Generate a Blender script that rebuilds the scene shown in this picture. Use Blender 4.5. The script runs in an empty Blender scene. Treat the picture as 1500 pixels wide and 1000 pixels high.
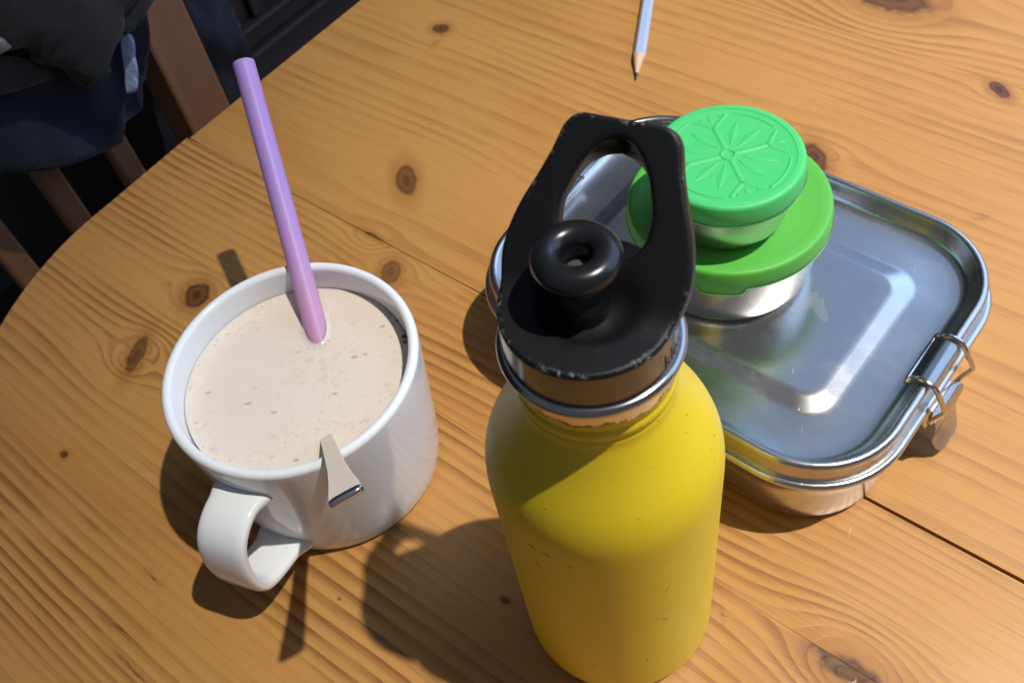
import bpy, bmesh, math, random
from mathutils import Vector, Matrix, Quaternion, noise as mnoise

random.seed(7)
S = 0.001                                   # everything below is written in millimetres
scene = bpy.context.scene
COL = scene.collection

# ------------------------------------------------------------------ camera
TH, RO = 0.918, -0.215
F = Vector((0, math.cos(TH), -math.sin(TH))); R0 = Vector((1, 0, 0)); U0 = R0.cross(F)
CR = R0 * math.cos(RO) + U0 * math.sin(RO); CU = -R0 * math.sin(RO) + U0 * math.cos(RO)
cd = bpy.data.cameras.new('camera'); cam = bpy.data.objects.new('camera', cd); COL.objects.link(cam)
cam.matrix_world = Matrix(((CR.x, CU.x, -F.x, 0), (CR.y, CU.y, -F.y, 0), (CR.z, CU.z, -F.z, 382.6 * S), (0, 0, 0, 1)))
cd.sensor_width = 36; cd.lens = 36 * 1420 / 1500
cd.shift_x = (750 - 742.8) / 1500; cd.shift_y = -(500 - 490.7) / 1500
cd.clip_start = 0.01; cd.clip_end = 60
cd.dof.use_dof = True; cd.dof.focus_distance = 0.34; cd.dof.aperture_fstop = 24
scene.camera = cam

# ------------------------------------------------------------------ world, lamp, window, exposure
world = bpy.data.worlds.new('World'); scene.world = world; world.use_nodes = True
bg = world.node_tree.nodes['Background']
bg.inputs[0].default_value = (0.50, 0.56, 0.70, 1); bg.inputs[1].default_value = 0.20

def dirv(az, el): a, e = math.radians(az), math.radians(el); return Vector((math.cos(a) * math.cos(e), math.sin(a) * math.cos(e), math.sin(e)))
LAMP = Vector((2.55, -0.43, 6.2))
ld = bpy.data.lights.new('ceiling_spot', 'SPOT'); ld.energy = 3350; ld.color = (1.0, 0.955, 0.885)
ld.shadow_soft_size = 0.058; ld.spot_size = math.radians(23); ld.spot_blend = 1.0
lo = bpy.data.objects.new('ceiling_spot', ld); COL.objects.link(lo); lo.location = LAMP
lo.rotation_euler = (Vector((0.86, 0.08, 0)) - LAMP).to_track_quat('-Z', 'Y').to_euler()
def window(name, az, el, dist, w, h, watts, col, target=Vector((0.05, 0.22, 0.06))):
    d_ = bpy.data.lights.new(name, 'AREA'); d_.shape = 'RECTANGLE'; d_.size = w; d_.size_y = h; d_.energy = watts; d_.color = col
    o_ = bpy.data.objects.new(name, d_); COL.objects.link(o_); o_.location = target + dirv(az, el) * dist
    o_.rotation_euler = (target - o_.location).to_track_quat('-Z', 'Y').to_euler(); return o_
window('side_window', 12, 28, 2.6, 2.9, 2.2, 43, (0.40, 0.61, 1.0))
window('roof_window', 49, 33, 2.1, 0.95, 2.2, 3.7, (0.34, 0.55, 1.0))

scene.view_settings.view_transform = 'Standard'; scene.view_settings.look = 'None'
scene.view_settings.exposure = 0.0; scene.view_settings.gamma = 1.0
scene.render.engine = 'CYCLES'
scene.cycles.max_bounces = 10; scene.cycles.transmission_bounces = 8
scene.cycles.sample_clamp_indirect = 4

# ------------------------------------------------------------------ helpers
def empty(name, loc, label=None, cat=None, group=None, rot=None):
    o = bpy.data.objects.new(name, None); COL.objects.link(o); o.location = Vector(loc) * S; o.empty_display_size = 0.02
    if rot: o.rotation_euler = rot
    tag(o, label, cat, group); return o
def tag(o, label=None, cat=None, group=None, kind=None):
    for k, v in (('label', label), ('category', cat), ('group', group), ('kind', kind)):
        if v: o[k] = v
    return o
def mesh_obj(name, bm, mat, parent=None, loc=None, smooth=True, world_coords=True, angle=40):
    """bm is in mm, in world coordinates (parent offset is removed) unless world_coords is False"""
    bmesh.ops.recalc_face_normals(bm, faces=bm.faces[:])
    off = Vector((0, 0, 0))
    if world_coords:
        if parent is not None:
            q = parent
            while q is not None: off += q.location / S; q = q.parent
        elif loc is not None: off = Vector(loc)
        if off.length: bmesh.ops.translate(bm, verts=bm.verts[:], vec=-off)
    bmesh.ops.scale(bm, verts=bm.verts[:], vec=(S, S, S))
    me = bpy.data.meshes.new(name); bm.to_mesh(me); bm.free()
    if smooth:
        me.polygons.foreach_set('use_smooth', [True] * len(me.polygons))
        me.set_sharp_from_angle(angle=math.radians(angle))
    o = bpy.data.objects.new(name, me); COL.objects.link(o)
    if mat: me.materials.append(mat)
    if parent is not None: o.parent = parent
    elif loc is not None: o.location = Vector(loc) * S
    return o
def loops_mesh(loops, bm=None, cap0=True, cap1=True, closed=True):
    bm = bm or bmesh.new()
    vs = [[bm.verts.new(p) for p in L] for L in loops]
    n = len(loops[0])
    for a, b in zip(vs, vs[1:]):
        for i in range(n if closed else n - 1):
            j = (i + 1) % n
            bm.faces.new((a[i], a[j], b[j], b[i]))
    if cap0: bm.faces.new(vs[0][::-1])
    if cap1: bm.faces.new(vs[-1])
    return bm
def lathe(prof, c=(0, 0), seg=96, bm=None, cap0=True, cap1=True):
    loops = [[(c[0] + r * math.cos(2 * math.pi * i / seg), c[1] + r * math.sin(2 * math.pi * i / seg), z) for i in range(seg)] for r, z in prof]
    return loops_mesh(loops, bm, cap0, cap1)
def ring_lathe(prof, c=(0, 0), seg=96, bm=None):
    return lathe(list(prof) + [prof[0]], c, seg, bm, False, False) if False else _ring(prof, c, seg, bm)
def _ring(prof, c, seg, bm):
    bm = bm or bmesh.new(); n = len(prof)
    vs = [[bm.verts.new((c[0] + r * math.cos(2 * math.pi * i / seg), c[1] + r * math.sin(2 * math.pi * i / seg), z)) for i in range(seg)] for r, z in prof]
    for k in range(n):
        a, b = vs[k], vs[(k + 1) % n]
        for i in range(seg): bm.faces.new((a[i], a[(i + 1) % seg], b[(i + 1) % seg], b[i]))
    return bm
def arc(cx, cz, r, a0, a1, n=6):
    return [(cx + r * math.cos(math.radians(a0 + (a1 - a0) * i / n)), cz + r * math.sin(math.radians(a0 + (a1 - a0) * i / n))) for i in range(n + 1)]
def smooth_prof(pts, n=4):
    """Catmull-Rom through (r,z) points"""
    out = []
    P = [pts[0]] + list(pts) + [pts[-1]]
    for i in range(1, len(P) - 2):
        for k in range(n):
            t = k / n; q = []
            for c in range(len(pts[0])):
                a, b, d, e = P[i - 1][c], P[i][c], P[i + 1][c], P[i + 2][c]
                q.append(0.5 * (2 * b + (d - a) * t + (2 * a - 5 * b + 4 * d - e) * t * t + (3 * b - a - 3 * d + e) * t ** 3))
            out.append(tuple(q))
    out.append(tuple(pts[-1])); return out
def rr(L, W, R, z, n=10):
    R = max(0.3, min(R, L / 2 - 0.01, W / 2 - 0.01)); out = []
    for k, (sx, sy) in enumerate(((1, 1), (-1, 1), (-1, -1), (1, -1))):
        for i in range(n + 1):
            a = math.pi / 2 * (k + i / n)
            out.append((sx * (L / 2 - R) + R * math.cos(a), sy * (W / 2 - R) + R * math.sin(a), z))
    return out
def tube(path, rad, seg=10, bm=None, cap=True):
    path = [Vector(p) for p in path]; n = len(path); loops = []
    up = None
    for i, p in enumerate(path):
        t = (path[min(i + 1, n - 1)] - path[max(i - 1, 0)]).normalized()
        if up is None: up = t.orthogonal().normalized()
        up = (up - t * up.dot(t)).normalized(); w = t.cross(up)
        r = rad[i] if isinstance(rad, (list, tuple)) else rad
        loops.append([p + (up * math.cos(2 * math.pi * k / seg) + w * math.sin(2 * math.pi * k / seg)) * r for k in range(seg)])
    return loops_mesh(loops, bm, cap, cap)
def box(bm, x0, x1, y0, y1, z0, z1, bev=0, M=None):
    n0 = set(bm.verts)
    r = bmesh.ops.create_cube(bm, size=1)
    vs = r['verts']
    for v in vs: v.co = Vector((x0 + (v.co.x + .5) * (x1 - x0), y0 + (v.co.y + .5) * (y1 - y0), z0 + (v.co.z + .5) * (z1 - z0)))
    if bev:
        es = {e for v in vs for e in v.link_edges}
        bmesh.ops.bevel(bm, geom=list(es), offset=bev, segments=2, affect='EDGES', profile=0.5)
    if M is not None:
        new = [v for v in bm.verts if v not in n0]
        bmesh.ops.transform(bm, matrix=M, verts=new)
    return bm
def sstep(a, b, x):
    t = max(0.0, min(1.0, (x - a) / (b - a))); return t * t * (3 - 2 * t)

# ------------------------------------------------------------------ node helper
class E:
    """tiny expression builder for shader math"""
    def __init__(s, nt, sock): s.nt, s.k = nt, sock
    def _m(s, op, *a, clamp=False):
        n = s.nt.nodes.new('ShaderNodeMath'); n.operation = op; n.use_clamp = clamp
        for i, x in enumerate((s,) + a):
            if isinstance(x, E): s.nt.links.new(x.k, n.inputs[i])
            else: n.inputs[i].default_value = x
        return E(s.nt, n.outputs[0])
    def __add__(s, o): return s._m('ADD', o)
    __radd__ = __add__
    def __sub__(s, o): return s._m('SUBTRACT', o)
    def __rsub__(s, o): return (s * -1.0) + o
    def __mul__(s, o): return s._m('MULTIPLY', o)
    __rmul__ = __mul__
    def __truediv__(s, o): return s._m('DIVIDE', o)
    def mx(s, o): return s._m('MAXIMUM', o)
    def mn(s, o): return s._m('MINIMUM', o)
    def fract(s): return s._m('FRACT')
    def sqrt(s): return s._m('SQRT')
    def pw(s, o): return s._m('POWER', o)
    def sin(s): return s._m('SINE')
    def abs(s): return s._m('ABSOLUTE')
    def clamp(s): return s._m('ADD', 0.0, clamp=True)
    def ss(s, a, b):
        n = s.nt.nodes.new('ShaderNodeMapRange'); n.interpolation_type = 'SMOOTHSTEP'
        s.nt.links.new(s.k, n.inputs[0])
        if a <= b: n.inputs[1].default_value, n.inputs[2].default_value, n.inputs[3].default_value, n.inputs[4].default_value = a, b, 0, 1
        else: n.inputs[1].default_value, n.inputs[2].default_value, n.inputs[3].default_value, n.inputs[4].default_value = b, a, 1, 0
        return E(s.nt, n.outputs[0])
def vec(nt, x, y, z=0.0):
    n = nt.nodes.new('ShaderNodeCombineXYZ')
    for i, a in enumerate((x, y, z)):
        if isinstance(a, E): nt.links.new(a.k, n.inputs[i])
        else: n.inputs[i].default_value = a
    return n.outputs[0]
def noise(nt, v, scale=1.0, detail=2.0, rough=0.5, dim='3D'):
    n = nt.nodes.new('ShaderNodeTexNoise'); n.noise_dimensions = dim
    nt.links.new(v, n.inputs['Vector']); n.inputs['Scale'].default_value = scale
    n.inputs['Detail'].default_value = detail; n.inputs['Roughness'].default_value = rough
    return E(nt, n.outputs['Fac'])
def mixc(nt, f, a, b):
    n = nt.nodes.new('ShaderNodeMix'); n.data_type = 'RGBA'
    if isinstance(f, E): nt.links.new(f.k, n.inputs[0])
    else: n.inputs[0].default_value = f
    for i, c in ((6, a), (7, b)):
        if isinstance(c, tuple): n.inputs[i].default_value = (c[0], c[1], c[2], 1)
        else: nt.links.new(c, n.inputs[i])
    return n.outputs[2]
def obj_xyz(nt):
    tc = nt.nodes.new('ShaderNodeTexCoord'); sp = nt.nodes.new('ShaderNodeSeparateXYZ')
    nt.links.new(tc.outputs['Object'], sp.inputs[0])
    return tc.outputs['Object'], [E(nt, sp.outputs[i]) * 1000.0 for i in range(3)]
def bump(nt, h, strength, dist, bsdf):
    b = nt.nodes.new('ShaderNodeBump'); b.inputs['Strength'].default_value = strength; b.inputs['Distance'].default_value = dist
    nt.links.new(h.k, b.inputs['Height']); nt.links.new(b.outputs[0], bsdf.inputs['Normal'])
def new_mat(name, color=(0.5, 0.5, 0.5), rough=0.5, metal=0.0, **kw):
    m = bpy.data.materials.new(name); m.use_nodes = True
    nt = m.node_tree; b = nt.nodes['Principled BSDF']
    b.inputs['Base Color'].default_value = (*color, 1); b.inputs['Roughness'].default_value = rough; b.inputs['Metallic'].default_value = metal
    for k, v in kw.items(): b.inputs[k].default_value = v
    return m, nt, b

# ------------------------------------------------------------------ wood
def wood_mat(name, seed, period, contrast, knots, light=(0.460, 0.228, 0.064), dark=(0.195, 0.078, 0.020), tone=0.0, blotch=0.5):
    m, nt, b = new_mat(name, rough=0.36)
    _, (u, v, w) = obj_xyz(nt)
    vv = v + w * 0.6
    n1 = noise(nt, vec(nt, u * 0.0026, v * 0.0065, seed), 1, 1)
    n2 = noise(nt, vec(nt, u * 0.010, v * 0.022, seed + 3.1), 1, 1)
    n3 = noise(nt, vec(nt, u * 0.05, v * 0.16, seed + 5.7), 1, 2)
    psi = vv + (n1 - 0.5) * 22.0 + (n2 - 0.5) * 2.6 + (n3 - 0.5) * 1.1
    dark_mask = None; halo = None; red = None
    for (ku, kv, ra, rb, ang, strength) in knots:
        a = math.radians(ang); c_, s_ = math.cos(a), math.sin(a)
        du, dv = u - ku, v - kv
        rk = 0.5 * (ra + rb) * 1.25
        d2 = du * du * 0.55 + dv * dv
        if strength > 0.6: psi = psi - dv * (rk * rk * 1.7) / ((d2 + rk * rk * 0.35) * (d2 * (1.0 / (10.0 * rk * rk)) + 1.0))
        p, q = (du * c_ + dv * s_) * (1.0 / ra), (dv * c_ - du * s_) * (1.0 / rb)
        d = (p * p + q * q).sqrt() + (noise(nt, vec(nt, u * 0.15, v * 0.15, seed + ku), 1, 2) - 0.5) * 0.55
        core = d.ss(1.12, 0.72) * strength if strength > 0.6 else d.ss(1.5, 0.2) * noise(nt, vec(nt, u * 0.07, v * 0.55, seed + ku), 1, 3, 0.7).ss(0.46, 0.62) * strength * 1.3
        ringy = (d * 9.0).sin() * 0.12 + 0.88
        core = core * ringy
        hl = d.ss(2.3, 0.9) * ((0.55 if strength > 0.6 else 0.16) * strength)
        dark_mask = core if dark_mask is None else dark_mask.mx(core)
        halo = hl if halo is None else halo.mx(hl)
    per = noise(nt, vec(nt, psi * 0.011, seed + 9.0, 0.0), 1, 1)
    t = psi * (1.0 / period) + per * 7.0
    fr = t.fract()
    late = fr.ss(0.15, 0.93) * fr.ss(1.0, 0.90)
    amp = noise(nt, vec(nt, u * 0.004, psi * 0.03, seed + 2.2), 1, 1).ss(0.30, 0.66) * 0.85 + 0.15
    fib = noise(nt, vec(nt, u * 0.018, v * 1.1, seed + 1.0), 1, 3, 0.65)
    fib2 = noise(nt, vec(nt, u * 0.06, v * 3.2, seed + 4.0), 1, 2, 0.6)
    big = noise(nt, vec(nt, u * 0.006, v * 0.018, seed + 8.0), 1, 2)
    brk = noise(nt, vec(nt, u * 0.022, psi * 0.09, seed + 6.6), 1, 2).ss(0.30, 0.55) * 0.55 + 0.45
    g = (late * amp * brk * contrast + (fib - 0.5) * 0.85 + (fib2 - 0.5) * 0.5 + (big - 0.5) * blotch + tone).clamp()
    col = mixc(nt, g, light, dark)
    col = mixc(nt, (big.ss(0.52, 0.75)) * 0.35, col, (0.40, 0.17, 0.045))
    if dark_mask is not None:
        col = mixc(nt, halo, col, (0.24, 0.088, 0.022))
        col = mixc(nt, dark_mask * 0.93, col, (0.040, 0.014, 0.008))
    # scratches, dents and dark flecks of an old table top
    vo = nt.nodes.new('ShaderNodeTexVoronoi'); vo.inputs['Scale'].default_value = 1; nt.links.new(vec(nt, u * 0.035, v * 0.06, seed), vo.inputs['Vector'])
    fleck = E(nt, vo.outputs['Distance']).ss(0.055, 0.02) * noise(nt, vec(nt, u * 0.02, v * 0.02, seed + 12), 1, 0).ss(0.5, 0.6)
    col = mixc(nt, fleck * 0.7, col, (0.07, 0.03, 0.018))
    sc = noise(nt, vec(nt, u * 0.35 + v * 0.12, v * 0.05 - u * 0.02, seed + 20), 1, 3, 0.7).ss(0.735, 0.80)
    col = mixc(nt, sc * 0.45, col, (0.72, 0.50, 0.28))
    nt.links.new(col, b.inputs['Base Color'])
    h = late * amp * -0.55 + (fib - 0.5) * 0.5 + (fib2 - 0.5) * 0.35 - fleck * 1.2 + sc * 0.3 + n3 * 0.4
    bump(nt, h, 0.26, 0.0006, b)
    rg = noise(nt, vec(nt, u * 0.03, v * 0.03, seed + 30), 1, 3)
    r2 = rg * 0.20 + 0.22 + late * 0.05
    nt.links.new(r2.k, b.inputs['Roughness'])
    b.inputs['Specular IOR Level'].default_value = 0.36
    return m

# ------------------------------------------------------------------ setting: floor and wall
DU = Vector((0.67434949, -0.73842146, 0)); DV = Vector((0.73842146, 0.67434949, 0))
ANG = math.atan2(DU.y, DU.x)
def uvz(u, v, z): return DU * u + DV * v + Vector((0, 0, z))

fm, nt, b = new_mat('floor_dark_wood', rough=0.5)
_, (x, y, z) = obj_xyz(nt)
nn = noise(nt, vec(nt, x * 0.002, y * 0.02, 0), 1, 4)
nt.links.new(mixc(nt, nn, (0.018, 0.012, 0.010), (0.05, 0.036, 0.03)), b.inputs['Base Color'])
bm = bmesh.new(); box(bm, -3000, 2500, -1500, 3200, -780, -740)
fl = mesh_obj('floor', bm, fm, loc=(0, 0, -740), smooth=False); tag(fl, kind='structure')

# ------------------------------------------------------------------ table
table = empty('table', (0, 0, -740), 'pine table top of wide knotty honey coloured planks with a rounded corner', 'table')
PL = [(-70, 143.97, 'pine_wide_plank'), (144.03, 210.7, 'pine_narrow_plank'), (211.6, 485.97, 'pine_broad_plank'), (486.03, 760, 'pine_rear_plank')]
KN = [
    [(-377, 128, 9, 7.5, 137, 1.0), (-374, 83, 13, 4.5, 118, 0.8), (-397, 124, 4, 2, 40, 0.35), (-357, 23, 2.6, 1.8, 0, 0.9), (-9, 147, 16, 9.5, 10, 0.95),
     (-133, 89, 2.2, 1.3, 0, 0.9), (-262, -16, 12, 2.6, 4, 0.45), (-268, 8, 8, 2.2, -4, 0.5), (-240, -24, 16, 1.6, 0, 0.5), (-57.5, 133.5, 3.2, 1.2, 130, 0.6)],
    [(-295, 197, 9, 6, 120, 0.7), (-321, 213.5, 10, 3.2, 0, 1.0), (-9, 138, 16, 9.5, 10, 0.95), (120, 180, 9, 7, 30, 0.8)],
    [(-334, 254, 13.5, 6.5, 137, 0.85), (-408, 373, 6, 5, 10, 0.95), (-402, 365, 12, 3, 100, 0.35), (-147, 382, 12, 7, 130, 0.95), (-85.5, 479.5, 8, 4, -35, 1.0), (-58, 383.5, 6, 3, 60, 0.4), (-321, 209.5, 10, 3.2, 0, 0.9)],
    [(-172, 532, 26, 15, 0, 0.9), (-40, 640, 12, 8, 40, 0.9)],
]
WP = [dict(seed=1.7, period=5.6, contrast=0.9), dict(seed=14.2, period=5.2, contrast=0.8), dict(seed=33.4, period=9.5, contrast=0.42, tone=0.02), dict(seed=52.9, period=8.0, contrast=0.62)]
def corner_u(v, extra=0.0):
    u = -480.0 + extra
    if v < 140:
        d = min(140 - v, 209.9); u += 245 * (1 - math.sqrt(1 - (d / 210.0) ** 2))
    return u
for (v0, v1, nm), kn, wp in zip(PL, KN, WP):
    mat = wood_mat(nm, knots=kn, **wp)
    n = 48; ends = []
    vs = [v0 + (v1 - v0) * i / n for i in range(n + 1)]
    left = [(corner_u(v, -2.0 * (v - 144) / 67 if 143 < v < 211 and v0 > 100 else 0), v) for v in vs]
    UE = 520.0
    # long sides get a little waviness so joints open and close
    m_ = 60
    def wav(u, k): return 0.22 * mnoise.noise(Vector((u * 0.012, k * 7.3, 0.5)))
    top = [(left[-1][0] + (UE - left[-1][0]) * i / m_, v1) for i in range(1, m_ + 1)]
    if nm == 'pine_narrow_plank': top = [(u, v - 0.25 * sstep(-150, 0, u) + 0.30 * sstep(-150, -300, u) + 0.4 * wav(u, 1)) for u, v in top]
    bot = [(UE + (left[0][0] - UE) * i / m_, v0) for i in range(0, m_)]
    if nm == 'pine_broad_plank': bot = [(u, v + 0.45 * sstep(-160, -40, u) - 0.28 * sstep(-150, -300, u) + 0.4 * wav(u, 2)) for u, v in bot]
    poly = left + top + bot
    def off(poly, d):
        out = []
        N = len(poly)
        for i in range(N):
            p0, p1, p2 = Vector(poly[i - 1]), Vector(poly[i]), Vector(poly[(i + 1) % N])
            t = (p2 - p0).normalized(); nrm = Vector((-t.y, t.x))
            out.append(p1 + nrm * d)
        return out
    area = sum(poly[i - 1][0] * poly[i][1] - poly[i][0] * poly[i - 1][1] for i in range(len(poly)))
    sgn = 1 if area > 0 else -1
    bev = 0.14
    loops = [[(p[0], p[1], -28.0) for p in poly], [(p[0], p[1], -bev * 1.2) for p in poly], [(p.x, p.y, -bev * 0.3) for p in off(poly, sgn * bev * 0.35)], [(p.x, p.y, 0.0) for p in off(poly, sgn * bev)]]
    bm = loops_mesh(loops)
    bmesh.ops.triangulate(bm, faces=[f for f in bm.faces if len(f.verts) > 4])
    o = mesh_obj('plank', bm, mat, None, world_coords=False, smooth=False)
    o.rotation_euler = (0, 0, ANG); o.parent = table; o.location = (0, 0, 740 * S)

# dark old glue and dirt lying deep in the open joint
gm, nt, b = new_mat('joint_filler', (0.05, 0.028, 0.014), 0.8)
bm = bmesh.new(); box(bm, -478, -180, 210.2, 212.0, -6, -1.6)
o = mesh_obj('joint_filler', bm, gm, None, world_coords=False, smooth=False); o.rotation_euler = (0, 0, ANG); o.parent = table; o.location = (0, 0, 740 * S)
# underframe: apron and legs
um = wood_mat('pine_legs', 71.0, 8, 0.6, [])
for (u, v) in ((-400, 180), (-400, 700), (460, 10), (460, 700)):
    bm = bmesh.new(); box(bm, u - 32, u + 32, v - 32, v + 32, 0, 711.5, 3)
    o = mesh_obj('leg', bm, um, None, world_coords=False, smooth=False); o.rotation_euler = (0, 0, ANG); o.parent = table

# ------------------------------------------------------------------ steel materials
def steel(name, base=0.62, rough=0.24, brush=0.0, scratch=0.25, tint=(1, 0.985, 0.96), lathe_brush=False):
    m, nt, b = new_mat(name, (base * tint[0], base * tint[1], base * tint[2]), rough, 1.0)
    _, (x, y, z) = obj_xyz(nt)
    n1 = noise(nt, vec(nt, x * 0.02, y * 0.02, z * 0.02), 1, 4, 0.6)
    if lathe_brush: br = noise(nt, vec(nt, x * 0.05, y * 0.05, z * 4.0), 1, 2)
    else: br = noise(nt, vec(nt, x * 0.05 + y * 0.05, (y - x) * 2.0, z * 0.5), 1, 2)
    sc = noise(nt, vec(nt, x * 0.9 + y * 0.3, y * 0.08 - x * 0.05, z * 0.3), 1, 3, 0.7).ss(0.68, 0.78)
    smu = noise(nt, vec(nt, x * 0.035, y * 0.06, z * 0.05 + 7), 1, 5, 0.7)
    sc2 = noise(nt, vec(nt, x * 0.10 + y * 1.1, y * 0.12 - x * 0.9, z * 0.3 + 3), 1, 3, 0.7).ss(0.66, 0.74)
    r = n1 * 0.16 + (rough - 0.10) + sc * 0.12 + sc2 * 0.10 + smu.ss(0.45, 0.7) * 0.035
    nt.links.new(r.k, b.inputs['Roughness'])
    col = mixc(nt, n1.ss(0.35, 0.75) * 0.35, (base * tint[0], base * tint[1], base * tint[2]), (base * 0.82, base * 0.82, base * 0.82))
    nt.links.new(col, b.inputs['Base Color'])
    bump(nt, br * brush + sc * scratch + n1 * 0.4, 0.25, 0.0002, b)
    return m
STEEL = steel('steel_box', 0.62, 0.22, 0.15, 0.3)
STEEL_LID = steel('steel_lid', 0.55, 0.24, 0.35, 0.5)
STEEL_BOWL = steel('steel_bowl', 0.66, 0.26, 0.5, 0.2, lathe_brush=True)
STEEL_BAND = steel('steel_band', 0.42, 0.20, 0.25, 0.15, lathe_brush=True)
STEEL_WIRE = steel('steel_wire', 0.66, 0.16, 0.0, 0.1)
STEEL_SPOON = steel('steel_spoon', 0.70, 0.16, 0.1, 0.15)

# ------------------------------------------------------------------ lunch box
OX, OY, OA = 101.42, 266.78, -0.858
BU = Vector((math.cos(OA), math.sin(OA), 0)); BV = Vector((-math.sin(OA), math.cos(OA), 0))
MB = Matrix.Translation((OX, OY, 0)) @ Matrix.Rotation(OA, 4, 'Z')
lunch = empty('lunch_box', (OX, OY, 0), 'flat rectangular stainless steel lunch box with rounded corners and wire clips lying on the table', 'lunch box', rot=(0, 0, OA))
LX, WX, RX = 201.8, 153.7, 41.6
def rl(inset, z, R=None): return rr(LX - 2 * inset, WX - 2 * inset, (RX - inset) if R is None else R, z, 14)
def child_local(name, bm, mat, parent, **k):
    return mesh_obj(name, bm, mat, parent, world_coords=False, **k)
# base: inner floor is never seen, so a closed shell with a rolled flange
prof = [(16, 0.3), (11, 0.4), (8.0, 1.2), (6.2, 3.0), (5.3, 6.0), (4.9, 12), (4.4, 24), (4.0, 34), (3.2, 35.2)]
flange = [(2.0 + 2.0 * math.cos(math.radians(a)), 37.6 + 2.0 * math.sin(math.radians(a))) for a in range(-60, -361, -30)]
prof2 = prof + [(i - 0.0, z) for i, z in ((2.0 - 2.0 * math.cos(math.radians(a)), 37.6 + 2.0 * math.sin(math.radians(a))) for a in (-70, -40, -10, 20, 50, 80, 110, 140, 170))] + [(5.2, 36.5), (6, 30)]
child_local('base', loops_mesh([rl(i, z) for i, z in prof2]), STEEL, lunch)
# lid: side skirt, rolled rim, sunken panel with a raised plateau
lid = []
lid += [rl(5.6, 38.6), rl(2.6, 39.2), rl(2.3, 40.2), rl(3.4, 44.6)]
for a in (-20, 10, 40, 70, 100, 130, 160, 185): lid.append(rl(5.5 - 2.2 * math.cos(math.radians(a)), 47.4 + 2.1 * math.sin(math.radians(a))))
lid += [rl(8.2, 45.6), rl(8.9, 43.6), rl(9.8, 42.1), rl(11.2, 41.0), rl(13.5, 40.5), rl(18, 40.25), rl(24, 40.2)]
PLX, PLW = 141.0, 88.6
def pl(d, z): return rr(PLX - 2 * d, PLW - 2 * d, max(13 - d * 0.6, 3), z, 14)
lid += [pl(-1.5, 40.25), pl(0, 40.3), pl(1.0, 40.5), pl(6.2, 42.0), pl(7.4, 42.24), pl(9, 42.28), pl(14, 42.2), pl(28, 42.05), pl(40, 42.0)]
lidobj = child_local('lid', loops_mesh(lid), STEEL_LID, lunch, angle=60)
# wire clips at both short ends
def clip(sgn):
    c = bpy.data.objects.new('clip', None); COL.objects.link(c); c.parent = lunch; c.empty_display_size = 0.01
    def P(u, v, z): return (sgn * u, sgn * (v + 1.5), z)
    rim = LX / 2
    pth = []
    for s in (1, -1):
        v = 12.5 * s
        w = [P(88.5, v * 0.96, 46.2), P(90.0, v * 0.98, 48.9), P(93.5, v, 51.0), P(97.5, v, 50.6), P(100.0, v, 48.6), P(103.2, v, 43.5), P(105.6, v * 1.02, 39.0), P(105.4, v * 1.02, 36.8), P(103.4, v, 31.0), P(102.0, v * 0.95, 26.0), P(102.2, v * 0.80, 24.6)]
        pth.append(w)
    path = pth[0][::-1] + pth[1]
    child_local('wire_loop', tube(smooth_prof(path, 4), 1.12, 8), STEEL_WIRE, c)
    # hook plate over the lid rim between the wires
    bm = bmesh.new(); rows = []
    for (u, z) in ((88.3, 45.0), (89.0, 48.2), (91.2, 50.1), (94.0, 50.6), (97.0, 50.2), (98.9, 48.4), (99.5, 45.5), (99.6, 42.6)):
        rows.append([P(u, v, z) for v in (-12, -11, -6, 0, 6, 11, 12)])
    g = [[bm.verts.new(p) for p in r] for r in rows]
    for a, b2 in zip(g, g[1:]):
        for i in range(6): bm.faces.new((a[i], a[i + 1], b2[i + 1], b2[i]))
    bmesh.ops.solidify(bm, geom=bm.faces[:], thickness=0.5)
    child_local('hook_plate', bm, STEEL_WIRE, c)
    # lever with a curled thumb tab
    bm = bmesh.new(); rows = []
    for (u, z, hw) in ((101.2, 29.5, 9.5), (103.6, 28.4, 11.5), (105.2, 25.5, 13.0), (105.8, 21.5, 13.2), (105.2, 17.5, 12.4), (105.6, 13, 11.2), (107.6, 8, 10.0), (109.6, 4.8, 8.0), (110.4, 3.8, 5.0)):
        rows.append([P(u, v * hw, z) for v in (-1, -0.8, -0.4, 0, 0.4, 0.8, 1)])
    g = [[bm.verts.new(p) for p in r] for r in rows]
    for a, b2 in zip(g, g[1:]):
        for i in range(6): bm.faces.new((a[i], a[i + 1], b2[i + 1], b2[i]))
    bmesh.ops.solidify(bm, geom=bm.faces[:], thickness=0.7)
    child_local('lever', bm, STEEL_WIRE, c)
    bm = bmesh.new()
    box(bm, 96.6, 101.6, -9, 9, 18, 32, 0.8)
    if sgn < 0: bmesh.ops.rotate(bm, verts=bm.verts[:], matrix=Matrix.Rotation(math.pi, 3, 'Z'))
    child_local('bracket', bm, STEEL_WIRE, c)
clip(1); clip(-1)

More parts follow.
